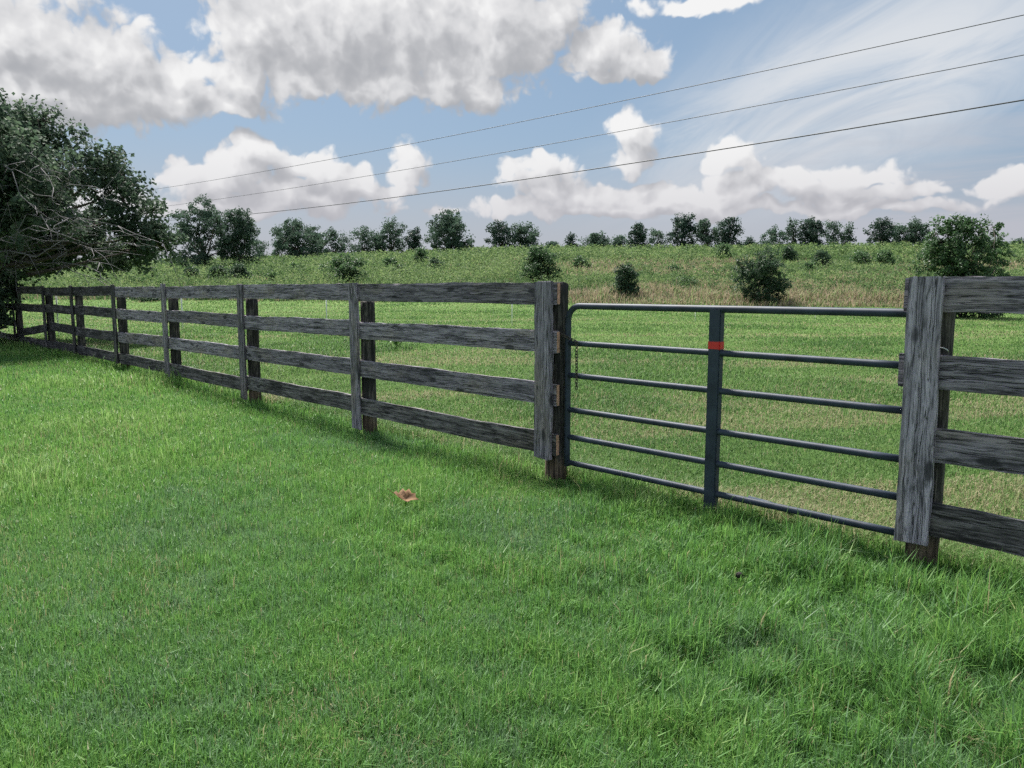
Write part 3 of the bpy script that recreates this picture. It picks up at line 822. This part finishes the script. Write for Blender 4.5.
# -- the big tree at the left end of the fence
def big_tree():
    Y0 = 17.2
    base = at(-38, 345, Y0); base.z = float(g(base.x, base.y))
    s = Y0 / (F * cs)
    def lb(px, py, rx, ry, dy=0, rd=None):
        p = at(px, py, Y0 + dy) - base
        return (p.x, p.y, p.z, rx * s * 1.1, (rd or (rx + ry) / 2) * s * 1.1, ry * s * 1.1)
    lobes = [lb(158, 246, 20, 20), lb(8, 165, 40, 32, -2.4), lb(-40, 205, 60, 45, -3.0), lb(42, 212, 34, 22, -2.3), lb(-70, 150, 60, 50, -3.0), lb(15, 135, 42, 34), lb(-30, 130, 60, 36, .6), lb(62, 160, 36, 32, -.3), lb(100, 172, 30, 28, .3), lb(125, 205, 32, 28), lb(148, 232, 24, 22, .2),
             lb(135, 250, 34, 20, .6), lb(20, 200, 60, 40, .8), lb(70, 225, 50, 34, 1.2), lb(-40, 200, 70, 60), lb(-80, 150, 60, 60), lb(80, 250, 60, 18, 1.6),
             lb(20, 255, 50, 24, 1.0), lb(40, 120, 22, 14), lb(-60, 255, 60, 30, .4), lb(152, 212, 12, 10), lb(128, 180, 14, 12, -.2), lb(0, 114, 20, 12)]
    P, N, T, CL, Sz = lobe_leaves(lobes, 1250, 64, 0.095, 0.17, up=0.6)
    # low hanging sprays in front of the fence end
    l2 = [lb(0, 298, 11, 18, -.9), lb(-26, 310, 24, 26, -.8), lb(18, 279, 16, 7, -.7), lb(-18, 330, 18, 12, -1.0)]
    P2_, N2, T2, CL2, S2 = lobe_leaves(l2, 90, 45, 0.10, 0.14)
    P = np.concatenate([P, P2_]); N = np.concatenate([N, N2]); T = np.concatenate([T, T2]); Sz = np.concatenate([Sz, S2])
    k = P[:, 2] > 0.05
    root = empty('broadleaf_tree', base)
    tag(root, 'big dark broad-leaved tree with bare grey branches overhanging the end of the fence', 'tree')
    link('crown', leaves('crown', P[k], Sz[k], N[k], T[k], 0.75), M['tree_leaf'], root)
    tb = Tubes()
    fork = np.array([0.2, 0, 1.3])
    tb.add(wob_path((0, 0, -.3), fork, .03, 6), np.linspace(.30, .22, 6), 12)
    for l in lobes:
        c = np.array(l[:3]); tb.add(wob_path(fork, c, .04, 7), np.linspace(.07, .012, 7), 7)
    for i in rng.choice(len(CL), 330, replace=False):
        c = np.array(min(lobes, key=lambda l: np.linalg.norm(np.array(l[:3]) - CL[i]))[:3])
        tb.add(wob_path(c, CL[i], .1, 4), np.linspace(.022, .006, 4), 4)
    for c in CL2[::3]: tb.add(wob_path(fork, c, .08, 5), np.linspace(.03, .006, 5), 4)
    link('trunk', tb.mesh('trunk'), M['bark'], root)
    # bare dead limbs reaching out on the near side
    tips = [(118, 226, -3.2), (88, 186, -3.6), (40, 165, -3.8), (60, 205, -4.0), (108, 248, -3.0), (85, 266, -3.0), (20, 195, -4.0), (66, 238, -3.8), (28, 228, -4.0)]
    for (px, py, dy) in tips:
        tb = Tubes()
        tip = np.array(at(px, py, Y0 + dy) - base); st = fork + np.array([rng.normal(0, .15), -.2, rng.uniform(-.2, .5)])
        path = wob_path(st, tip, .07, 9)
        path = [q + np.array([0, 0, .45 * math.sin(math.pi * min(1, i / 8.0))]) for i, q in enumerate(path)]
        tb.add(path, np.linspace(.038, .007, 9), 6)
        for i in range(2, 9):
            for _ in range(2):
                d = (path[i] - path[i - 1]); d /= np.linalg.norm(d)
                e = path[i] + (d * rng.uniform(.4, .9) + rng.normal(size=3) * .26) * rng.uniform(.6, 1.4)
                sub = wob_path(path[i], e, .08, 5)
                tb.add(sub, np.linspace(.009, .0035, 5), 4)
                for q in (2, 3):
                    tb.add(wob_path(sub[q], sub[q] + (d * .3 + rng.normal(size=3) * .3) * rng.uniform(.5, 1.1), .1, 3), np.linspace(.007, .0035, 3), 4)
        link('dead_branch', tb.mesh('dead_branch'), M['dead_twig'], root)
big_tree()

def px_tree(name, cx, top, bot, w, Y, label, cat, group, mat='far_leaf', style='round', dens=1.0, trunk=None):
    """a tree standing at distance Y whose crown spans the given picture box"""
    s = Y / (F * cs)
    b = at(cx, bot, Y); gz_ = float(g(b.x, b.y)); base = Vector((b.x, b.y, gz_ - 0.05))
    tz = at(cx, top, Y).z - base.z
    hw = w * s / 2 * (1.0 if style == 'bush' else 1.12)
    low = 0.14 if style != 'bush' else 0.12
    lobes = []
    if style == 'cone':
        for i in range(6):
            t = i / 5; r = hw * (1.0 - .82 * t) * .8
            lobes.append((rng.normal(0, .1 * hw), rng.normal(0, .1 * hw), tz * (.14 + .78 * t), r + .05, r + .05, tz * .13))
    else:
        nl = {'round': 10, 'open': 8, 'bush': 11, 'tall': 10}[style]
        lobes.append((0, 0, tz * .48, hw * .66, hw * .66, tz * .40))
        lobes.append((rng.normal(0, .12) * hw, 0, tz * .80, hw * .46, hw * .5, tz * .20))
        for i in range(nl):
            a = 2 * math.pi * i / nl + rng.normal(0, .3)
            z = low + (.86 - low) * ((i * 0.618 + rng.uniform(0, .2)) % 1.0)
            prof = math.sqrt(max(.12, 1 - ((z - .42) / .62) ** 2))
            if style == 'bush': prof = math.sqrt(max(.10, 1 - ((z - .38) / .66) ** 2))
            rr = hw * rng.uniform(.32, .46)
            rad = max(0.0, hw * prof * rng.uniform(.9, 1.1) - rr * .8)
            lobes.append((math.cos(a) * rad, math.sin(a) * rad, tz * z, rr, rr, min(rr * .9, tz * .2)))
    leaf = max(0.10, 1.9 * s)
    area = (w * (bot - top))
    ncl = int(np.clip(area / 8 * dens, 26, 420)); per = int(30 * (0.7 if style == 'open' else 1))
    return tree(name, base, lobes, label, cat, group, leaf, ncl, per, max(.10, 2.3 * s), trunk or max(.03, hw * .05), mat,
                trunk_frac=.35 if style != 'bush' else .12, twigs=26, multi=3 if style == 'bush' else 1)

TG = 'trees along the top of the hill'
TREES = [
 (206, 196, 264, 56, 92, 'tall full tree close behind the big tree, taller of the twin pair', 'far_leaf', 'round', 1.2),
 (239, 207, 264, 42, 93, 'shorter rounded tree of the twin pair, where the lowest wire meets the treetops', 'far_leaf', 'round', 1.2),
 (259, 234, 264, 18, 118, 'very small hazy tree just past the twin pair', 'far_leaf', 'open', .8),
 (300, 218, 262, 56, 112, 'broad domed tree on the crest, widest between the twin pair and the tall lone tree', 'far_leaf', 'round', 1.1),
 (318, 231, 260, 14, 125, 'little round tree peeping over the side of the broad domed tree', 'dark_leaf', 'round', 1.0),
 (334, 228, 260, 26, 120, 'low tree touching the broad domed tree, with sky gaps in its crown', 'far_leaf', 'open', .9),
 (362, 226, 259, 34, 122, 'wide open-crowned tree between two thinner ones on the crest', 'far_leaf', 'open', .9),
 (378, 231, 258, 18, 125, 'low dark tree filling the gap before the upright grey-green tree', 'dark_leaf', 'bush', 1.0),
 (392, 218, 258, 30, 122, 'upright grey-green tree with airy crown, two along from the tall lone tree', 'far_leaf', 'open', 1.0),
 (414, 228, 257, 15, 123, 'slim dark tree squeezed beside the tall lone tree', 'dark_leaf', 'tall', 1.2),
 (450, 209, 258, 46, 118, 'tall lone dark tree, highest on the hill crest above the middle fence panels', 'far_leaf', 'round', 1.1),
 (502, 222, 254, 29, 120, 'squat tree with flat top, first of the pair above the gate post', 'dark_leaf', 'round', 1.0),
 (526, 222, 254, 32, 121, 'rounded tree with thinning far side, second of the pair above the gate post', 'far_leaf', 'round', 1.0),
 (552, 241, 251, 16, 125, 'low bushy treetop just past the pair above the gate post', 'far_leaf', 'bush', 1.0),
 (571, 234, 251, 11, 122, 'tiny pointed conifer alone on the crest', 'dark_leaf', 'cone', 1.5),
 (597, 233, 252, 34, 124, 'low wide thicket-like tree just past the tiny conifer', 'far_leaf', 'bush', 1.2),
 (619, 234, 252, 17, 124, 'small low tree between the thicket-like tree and a dark upright one', 'far_leaf', 'round', 1.2),
 (638, 221, 253, 20, 121, 'dark upright oval tree above the young shrub, before the gate upright', 'dark_leaf', 'tall', 1.2),
 (657, 226, 253, 21, 124, 'see-through tree with bare lower stems between two dark ones', 'far_leaf', 'open', .55),
 (682, 213, 254, 27, 122, 'tallest pointed tree of the crest group behind the gate', 'dark_leaf', 'tall', 1.0),
 (706, 218, 253, 27, 122, 'leaning feathery tree right above the gate upright', 'far_leaf', 'round', .9),
 (728, 217, 253, 25, 123, 'dense leaning tree ending the crest group behind the gate', 'dark_leaf', 'round', 1.0),
 (748, 238, 252, 12, 125, 'tiny treetop alone in the gap between the two crest groups', 'dark_leaf', 'bush', 1.0),
 (773, 226, 252, 24, 123, 'lowest tree of the right-hand crest group, standing above the large dark shrub', 'far_leaf', 'round', .8),
 (793, 218, 252, 22, 124, 'thin spreading tree next to the darkest one of its crest group', 'far_leaf', 'open', .8),
 (812, 216, 252, 27, 122, 'darkest peaked tree in the middle of the right-hand crest group', 'dark_leaf', 'tall', 1.1),
 (831, 219, 251, 20, 124, 'round-headed tree with clear gaps just past the darkest peaked one', 'far_leaf', 'open', .8),
 (847, 223, 251, 14, 124, 'slender pale tree at the end of the right-hand crest group', 'far_leaf', 'open', .9),
 (881, 217, 250, 28, 122, 'full rounded tree, first of the three beside the giant leafy shrub', 'dark_leaf', 'round', 1.0),
 (899, 223, 250, 15, 124, 'slight tree in the middle of the three beside the giant leafy shrub', 'far_leaf', 'open', 1.0),
 (914, 218, 250, 27, 123, 'wind-swept rounded tree closest to the giant leafy shrub', 'far_leaf', 'round', 1.0),
 (1017, 240, 256, 22, 120, 'low brownish treetop peeping over the crest past the giant leafy shrub', 'far_leaf', 'bush', 1.0),
]
for t in TREES:
    px_tree('conifer_tree' if t[7] == 'cone' else 'crest_tree', *t[:5], t[5], 'tree', TG, t[6], t[7], t[8])

SG = 'shrubs scattered over the hillside meadow'
def px_shrub(cx, top, bot, w, label, mat, dens=1.0, style='bush', Y=None):
    p = hit(cx, bot); Yd = Y or p.y
    return px_tree('hillside_shrub', cx, top, bot, w, Yd, label, 'shrub', SG, mat, style, dens, trunk=0.03)
SHRUBS = [
 (350, 254, 287, 42, 'bushy green shrub just above the top rail of the second fence panel', 'shrub_leaf', 1.3),
 (540, 246, 284, 40, 'dense dark green shrub rising above the gate post', 'shrub_leaf', 1.4),
 (625, 262, 299, 29, 'round dark shrub at the meadow edge above the first stretch of the gate', 'cedar_leaf', 1.5),
 (760, 246, 304, 52, 'large dark oval shrub at the meadow edge beyond the gate upright', 'cedar_leaf', 1.5),
 (421, 246, 266, 17, 'upright shrub on the slope under the tall lone tree, upper of two', 'shrub_leaf', 1.2),
 (436, 257, 273, 20, 'rounded shrub on the slope under the tall lone tree, lower of two', 'cedar_leaf', 1.3),
 (401, 265, 278, 12, 'small dark shrub halfway down the slope under the airy grey-green tree', 'cedar_leaf', 1.3),
 (391, 258, 270, 14, 'light green shrub on the slope under the airy grey-green tree', 'shrub_leaf', 1.0),
 (461, 264, 272, 9, 'tiny shrub on the open slope past the tall lone tree', 'shrub_leaf', 1.2),
 (581, 256, 271, 18, 'loose green shrub on the slope below the tiny conifer', 'shrub_leaf', 1.0),
 (724, 242, 261, 15, 'upright leafy shrub near the crest above the gate upright', 'shrub_leaf', 1.2),
 (789, 246, 264, 16, 'oval shrub on the slope just above the large dark oval shrub', 'cedar_leaf', 1.2),
 (821, 250, 270, 21, 'spreading shrub on the slope beyond the oval one', 'cedar_leaf', 1.0),
 (808, 263, 275, 8, 'thin little shrub at the foot of the spreading one', 'shrub_leaf', 1.2),
 (687, 276, 291, 28, 'low straggly shrub amid brown grass seen above the gate top bar', 'shrub_leaf', .9),
 (674, 266, 275, 10, 'tiny shrub amid the brown grass uphill of the straggly one', 'shrub_leaf', 1.2),
 (861, 251, 268, 22, 'bright green shrub on the slope before the thick closing post', 'shrub_leaf', .9),
 (885, 251, 268, 19, 'green shrub on the slope beside the giant leafy shrub', 'shrub_leaf', 1.0),
 (75, 261, 278, 17, 'shrub glimpsed on the slope under the big tree canopy', 'shrub_leaf', 1.1),
 (124, 266, 282, 16, 'dark shrub on the slope at the tip of the big tree canopy', 'cedar_leaf', 1.2),
 (150, 268, 283, 15, 'small dark shrub just past the big tree canopy, first of a line', 'cedar_leaf', 1.2),
 (181, 258, 271, 16, 'upper shrub below the tall tree of the twin pair', 'shrub_leaf', 1.1),
 (193, 267, 283, 15, 'dark shrub below the tall tree of the twin pair', 'cedar_leaf', 1.3),
 (218, 264, 284, 20, 'dark shrub below the gap of the twin pair, joined to a wider one', 'cedar_leaf', 1.3),
 (239, 265, 284, 22, 'wide dark shrub below the shorter tree of the twin pair', 'cedar_leaf', 1.3),
 (299, 263, 276, 15, 'small shrub on the slope below the broad domed tree', 'shrub_leaf', 1.3),
 (328, 265, 279, 18, 'shrub leaning on the bushy one above the second fence panel', 'shrub_leaf', 1.0),
 (272, 272, 284, 9, 'thin shrub alone on the slope between the twin pair and the domed tree', 'shrub_leaf', 1.0),
 (150, 292, 301, 40, 'low dark bramble patch at the meadow edge under the big tree canopy', 'cedar_leaf', 1.2),
 (218, 292, 299, 42, 'low brown-tinged bramble patch at the meadow edge behind the fourth panel', 'cedar_leaf', 1.2),
]
for s_ in SHRUBS: px_shrub(*s_)

def giant_shrub():
    Y0 = 34.0; s = Y0 / (F * cs)
    b = at(962, 306, Y0); base = Vector((b.x, b.y, float(g(b.x, b.y)) - .05))
    def lb(px, py, rx, ry, dy=0):
        p = at(px, py, Y0 + dy) - base
        return (p.x, p.y, p.z, rx * s, (rx + ry) / 2 * s, ry * s)
    lobes = [lb(955, 245, 26, 26), lb(940, 262, 24, 24), lb(968, 268, 30, 26, -.4), lb(945, 290, 28, 18), lb(985, 288, 24, 18), lb(960, 228, 14, 16), lb(946, 226, 12, 14),
             lb(988, 245, 20, 20, .6), lb(998, 262, 12, 18, .6), lb(968, 221, 5, 12), lb(993, 226, 5, 10), lb(936, 232, 5, 12), lb(982, 228, 5, 10), lb(926, 286, 12, 14), lb(962, 298, 34, 10, -.5), lb(940, 298, 24, 11, -.3), lb(986, 299, 24, 10, -.3), lb(962, 282, 34, 16, -.7), lb(1000, 290, 12, 14), lb(938, 309, 22, 9), lb(962, 311, 30, 9, -.5), lb(988, 309, 22, 9)]
    tree('leafy_shrub', base, lobes, 'giant leafy green shrub with upright shoots behind the short run of plank fence', 'shrub', SG, 0.13, 720, 34, 0.13, 0.05, 'shrub_leaf', .12, 120, 4)
giant_shrub()

# ------------------------------------------------------------------ sky, sun
SUN_EL, SUN_AZ = R(57), R(-26)      # azimuth from +Y towards +X
sdir = Vector((math.sin(SUN_AZ) * math.cos(SUN_EL), math.cos(SUN_AZ) * math.cos(SUN_EL), math.sin(SUN_EL)))
sl = bpy.data.lights.new('sun', 'SUN'); sl.energy = 4.3; sl.angle = R(11.0); sl.color = (1.0, 0.96, 0.90)
so = bpy.data.objects.new('sun', sl); C.objects.link(so)
so.rotation_euler = (-sdir).to_track_quat('-Z', 'Y').to_euler()

BLOBS = [  # clouds: centre and half-size, converted below to directions in the sky
 (10, 40, 120, 60), (70, 60, 95, 50), (140, 90, 70, 30), (60, 106, 110, 24), (195, 100, 45, 15), (0, 90, 90, 40), (180, 75, 30, 24),
 (260, 25, 62, 52), (330, 35, 100, 50), (430, 40, 95, 55), (500, 30, 80, 48), (380, 84, 85, 18), (300, 78, 50, 20), (236, 82, 40, 24), (222, 102, 46, 13), (478, 88, 30, 24), (440, 82, 60, 24), (545, 22, 45, 30),
 (600, 50, 40, 24), (636, 62, 34, 18), (600, 74, 26, 12),
 (264, 155, 26, 18), (235, 172, 44, 16), (180, 178, 36, 22), (300, 168, 40, 18), (340, 178, 36, 15), (280, 196, 115, 18), (365, 190, 34, 12), (408, 168, 19, 19), (400, 190, 20, 10),
 (630, 138, 26, 22), (632, 152, 28, 18), (540, 168, 30, 16), (545, 184, 42, 17), (590, 198, 70, 13), (650, 194, 50, 13), (732, 158, 28, 15), (742, 176, 36, 13), (790, 184, 46, 16), (710, 198, 80, 11), (868, 178, 38, 13), (835, 174, 24, 12), (915, 188, 28, 10), (850, 196, 70, 10),
 (1010, 188, 24, 14), (1030, 178, 24, 16), (700, 0, 60, 9), (530, 207, 60, 12), (640, 212, 200, 8), (860, 210, 120, 7), (200, 208, 160, 10),
]
def build_world():
    w = bpy.data.worlds.new('World'); scene.world = w; w.use_nodes = True
    w.node_tree.nodes.clear(); nt = NT(w.node_tree)
    out = nt.new('ShaderNodeOutputWorld'); bg = nt.new('ShaderNodeBackground'); bg.inputs[1].default_value = 0.1
    nt.l.new(bg.outputs[0], out.inputs[0])
    sky = nt.new('ShaderNodeTexSky'); sky.sky_type = 'NISHITA'; sky.sun_disc = False
    sky.sun_elevation = SUN_EL; sky.sun_rotation = SUN_AZ; sky.altitude = 200; sky.air_density = 1.0; sky.dust_density = 2.2; sky.ozone_density = 1.2
    tc = nt.new('ShaderNodeTexCoord'); d = tc.outputs['Generated']
    sp = nt.new('ShaderNodeSeparateXYZ'); nt.inp(sp, 0, d)
    az = nt.math('ARCTAN2', sp.outputs[0], sp.outputs[1]); el = nt.math('ARCSINE', sp.outputs[2])
    cm = nt.new('ShaderNodeCombineXYZ'); nt.inp(cm, 0, az); nt.inp(cm, 1, el)
    uv = cm.outputs[0]

    # group: cloud body height at a direction (az, el)
    def cloud_group(name, det, vdet):
        grp = bpy.data.node_groups.new(name, 'ShaderNodeTree')
        grp.interface.new_socket('Vector', in_out='INPUT', socket_type='NodeSocketVector')
        grp.interface.new_socket('Body', in_out='OUTPUT', socket_type='NodeSocketFloat')
        gt = NT(grp); gi = gt.new('NodeGroupInput'); go = gt.new('NodeGroupOutput')
        v = gi.outputs[0]
        wn = gt.new('ShaderNodeTexNoise', noise_dimensions='2D'); gt.inp(wn, 'Vector', v); wn.inputs['Scale'].default_value = 15; wn.inputs['Detail'].default_value = 3
        wv = gt.vmath('SCALE', gt.vmath('SUBTRACT', wn.outputs['Color'], (.5, .5, .5))); wv.node.inputs['Scale'].default_value = 0.05
        vw = gt.vmath('MULTIPLY', gt.vmath('ADD', v, wv), (1, 1, 0))
        acc = None
        for (px, py, rx, ry) in BLOBS:
            r = ray(px, py); a = math.atan2(r[0], r[1]); e = math.atan2(r[2], math.hypot(r[0], r[1]))
            cosr = math.cos(math.atan2(abs(px - 512), F))
            sx, sy = F / rx / cosr * 1.10, F / ry / cosr * 1.10
            q = gt.new('ShaderNodeVectorMath', operation='MULTIPLY_ADD')
            gt.inp(q, 0, vw); q.inputs[1].default_value = (sx, sy, 0); q.inputs[2].default_value = (-a * sx, -e * sy, 0)
            val = gt.vmath('LENGTH', q.outputs[0])
            if acc is None: acc = val
            else:
                nd = gt.new('ShaderNodeMath', operation='SMOOTH_MIN'); gt.inp(nd, 0, acc); gt.inp(nd, 1, val); nd.inputs[2].default_value = 0.30
                acc = nd.outputs[0]
        acc = gt.math('SUBTRACT', 1.50, gt.math('MINIMUM', acc, 2.4))
        n1 = gt.noise(v, 15, det, 0.60, dim='2D')
        h = gt.math('ADD', acc, gt.math('MULTIPLY', gt.math('SUBTRACT', n1, 0.5), 1.30))
        vo = gt.new('ShaderNodeTexVoronoi', feature='F1', voronoi_dimensions='2D'); gt.inp(vo, 'Vector', vw); vo.inputs['Scale'].default_value = 34
        vo.inputs['Detail'].default_value = vdet; vo.inputs['Roughness'].default_value = 0.55
        h = gt.math('ADD', h, gt.math('MULTIPLY', gt.math('SUBTRACT', 0.42, vo.outputs['Distance']), 0.55))
        gt.l.new(h, go.inputs[0])
        return grp
    gA, gB = cloud_group('cloud_body', 7, 2), cloud_group('cloud_body_soft', 4, 1)
    def H(grp, vec):
        nd = nt.new('ShaderNodeGroup'); nd.node_tree = grp; nt.inp(nd, 0, vec); return nd.outputs[0]
    h0 = H(gA, uv)
    h1 = H(gB, uv)
    h2 = H(gB, nt.vmath('ADD', uv, (-0.020, 0.026, 0)))
    dens = nt.smooth(h0, 0.0, 0.46)
    lit = nt.math('ADD', nt.math('MULTIPLY', nt.math('SUBTRACT', h0, h1), 0.35), nt.math('MULTIPLY', nt.math('SUBTRACT', h1, h2), 0.85))
    lit = nt.math('ADD', lit, nt.smooth(h0, 0.25, 1.15, 0.12, -0.16))
    lit = nt.math('ADD', lit, nt.math('MULTIPLY', nt.math('SUBTRACT', nt.noise(uv, 9, 4, 0.55, dim='2D'), 0.5), 0.6))
    lit = nt.smooth(lit, -0.80, 0.80)
    ccol = nt.ramp(lit, [(0.0, (1.85, 1.90, 2.02)), (0.3, (2.3, 2.33, 2.43)), (0.55, (2.9, 2.92, 3.0)), (0.8, (3.35, 3.35, 3.4)), (1.0, (3.95, 3.95, 3.95))])
    # blue sky, softened by humid air
    base = nt.mix(0.80, sky.outputs[0], (0.74, 1.20, 1.72, 1))
    # thin cirrus streak, right of the view
    rot = nt.new('ShaderNodeVectorRotate', rotation_type='Z_AXIS'); nt.inp(rot, 'Vector', uv); rot.inputs['Angle'].default_value = R(-20)
    cn = nt.noise(nt.vmath('MULTIPLY', rot.outputs[0], (3.5, 15, 0)), 1.0, 6, 0.62, 0.6, dim='2D')
    r = ray(850, 92); ca, ce = math.atan2(r[0], r[1]), math.atan2(r[2], math.hypot(r[0], r[1]))
    rq = nt.new('ShaderNodeVectorRotate', rotation_type='Z_AXIS'); nt.inp(rq, 'Vector', nt.vmath('SUBTRACT', uv, (ca, ce, 0))); rq.inputs['Angle'].default_value = R(-22)
    cl = nt.vmath('LENGTH', nt.vmath('MULTIPLY', rq.outputs[0], (3.3, 8.5, 0)))
    cir = nt.math('MULTIPLY', nt.smooth(cl, 1.35, 0.3), nt.smooth(cn, 0.08, 0.66))
    base = nt.mix(nt.math('MULTIPLY', cir, 0.95), base, (3.15, 3.28, 3.45, 1))
    # veil of stratus to the right and thin streaks everywhere low down
    sn_ = nt.noise(nt.vmath('MULTIPLY', uv, (3.0, 26, 0)), 1.0, 5, 0.6, 0.4, dim='2D')
    vm = nt.math('MULTIPLY', nt.smooth(az, 0.10, 0.55), nt.smooth(el, 0.27, 0.10))
    base = nt.mix(nt.math('MULTIPLY', nt.math('MULTIPLY', vm, nt.smooth(sn_, 0.32, 0.62)), 0.8), base, (2.2, 2.35, 2.65, 1))
    # unseen clouds added behind and above the view for fill light
    gn = nt.noise(d, 2.6, 4, 0.6)
    away = nt.math('MAXIMUM', nt.smooth(el, 0.42, 0.62), nt.smooth(nt.math('ABSOLUTE', az), 0.85, 1.1))
    gc = nt.math('MULTIPLY', nt.smooth(gn, 0.46, 0.60), away)
    base = nt.mix(nt.math('MULTIPLY', gc, 0.9), base, nt.ramp(gn, [(0.45, (4, 4, 4.1)), (0.75, (2.4, 2.5, 2.6))]))
    c = nt.mix(dens, base, ccol)
    # haze towards the horizon
    hz = nt.smooth(el, 0.20, 0.035)
    c = nt.mix(nt.math('MULTIPLY', hz, 0.66), c, (2.25, 2.20, 2.42, 1))
    nt.l.new(c, bg.inputs[0])
build_world()
scene.view_settings.view_transform = 'Standard'
scene.view_settings.look = 'None'
scene.view_settings.exposure = 1.2
scene.view_settings.gamma = 1.0
scene.cycles.max_bounces = 4
scene.cycles.diffuse_bounces = 2
scene.cycles.glossy_bounces = 1
scene.cycles.transmission_bounces = 2
scene.world.cycles.sampling_method = 'NONE'
scene.cycles.use_adaptive_sampling = True
scene.cycles.adaptive_threshold = 0.03
scene.cycles.transparent_max_bounces = 4
scene.cycles.use_denoising = False
scene.cycles.sample_clamp_indirect = 3.0
scene.cycles.sample_clamp_direct = 12.0
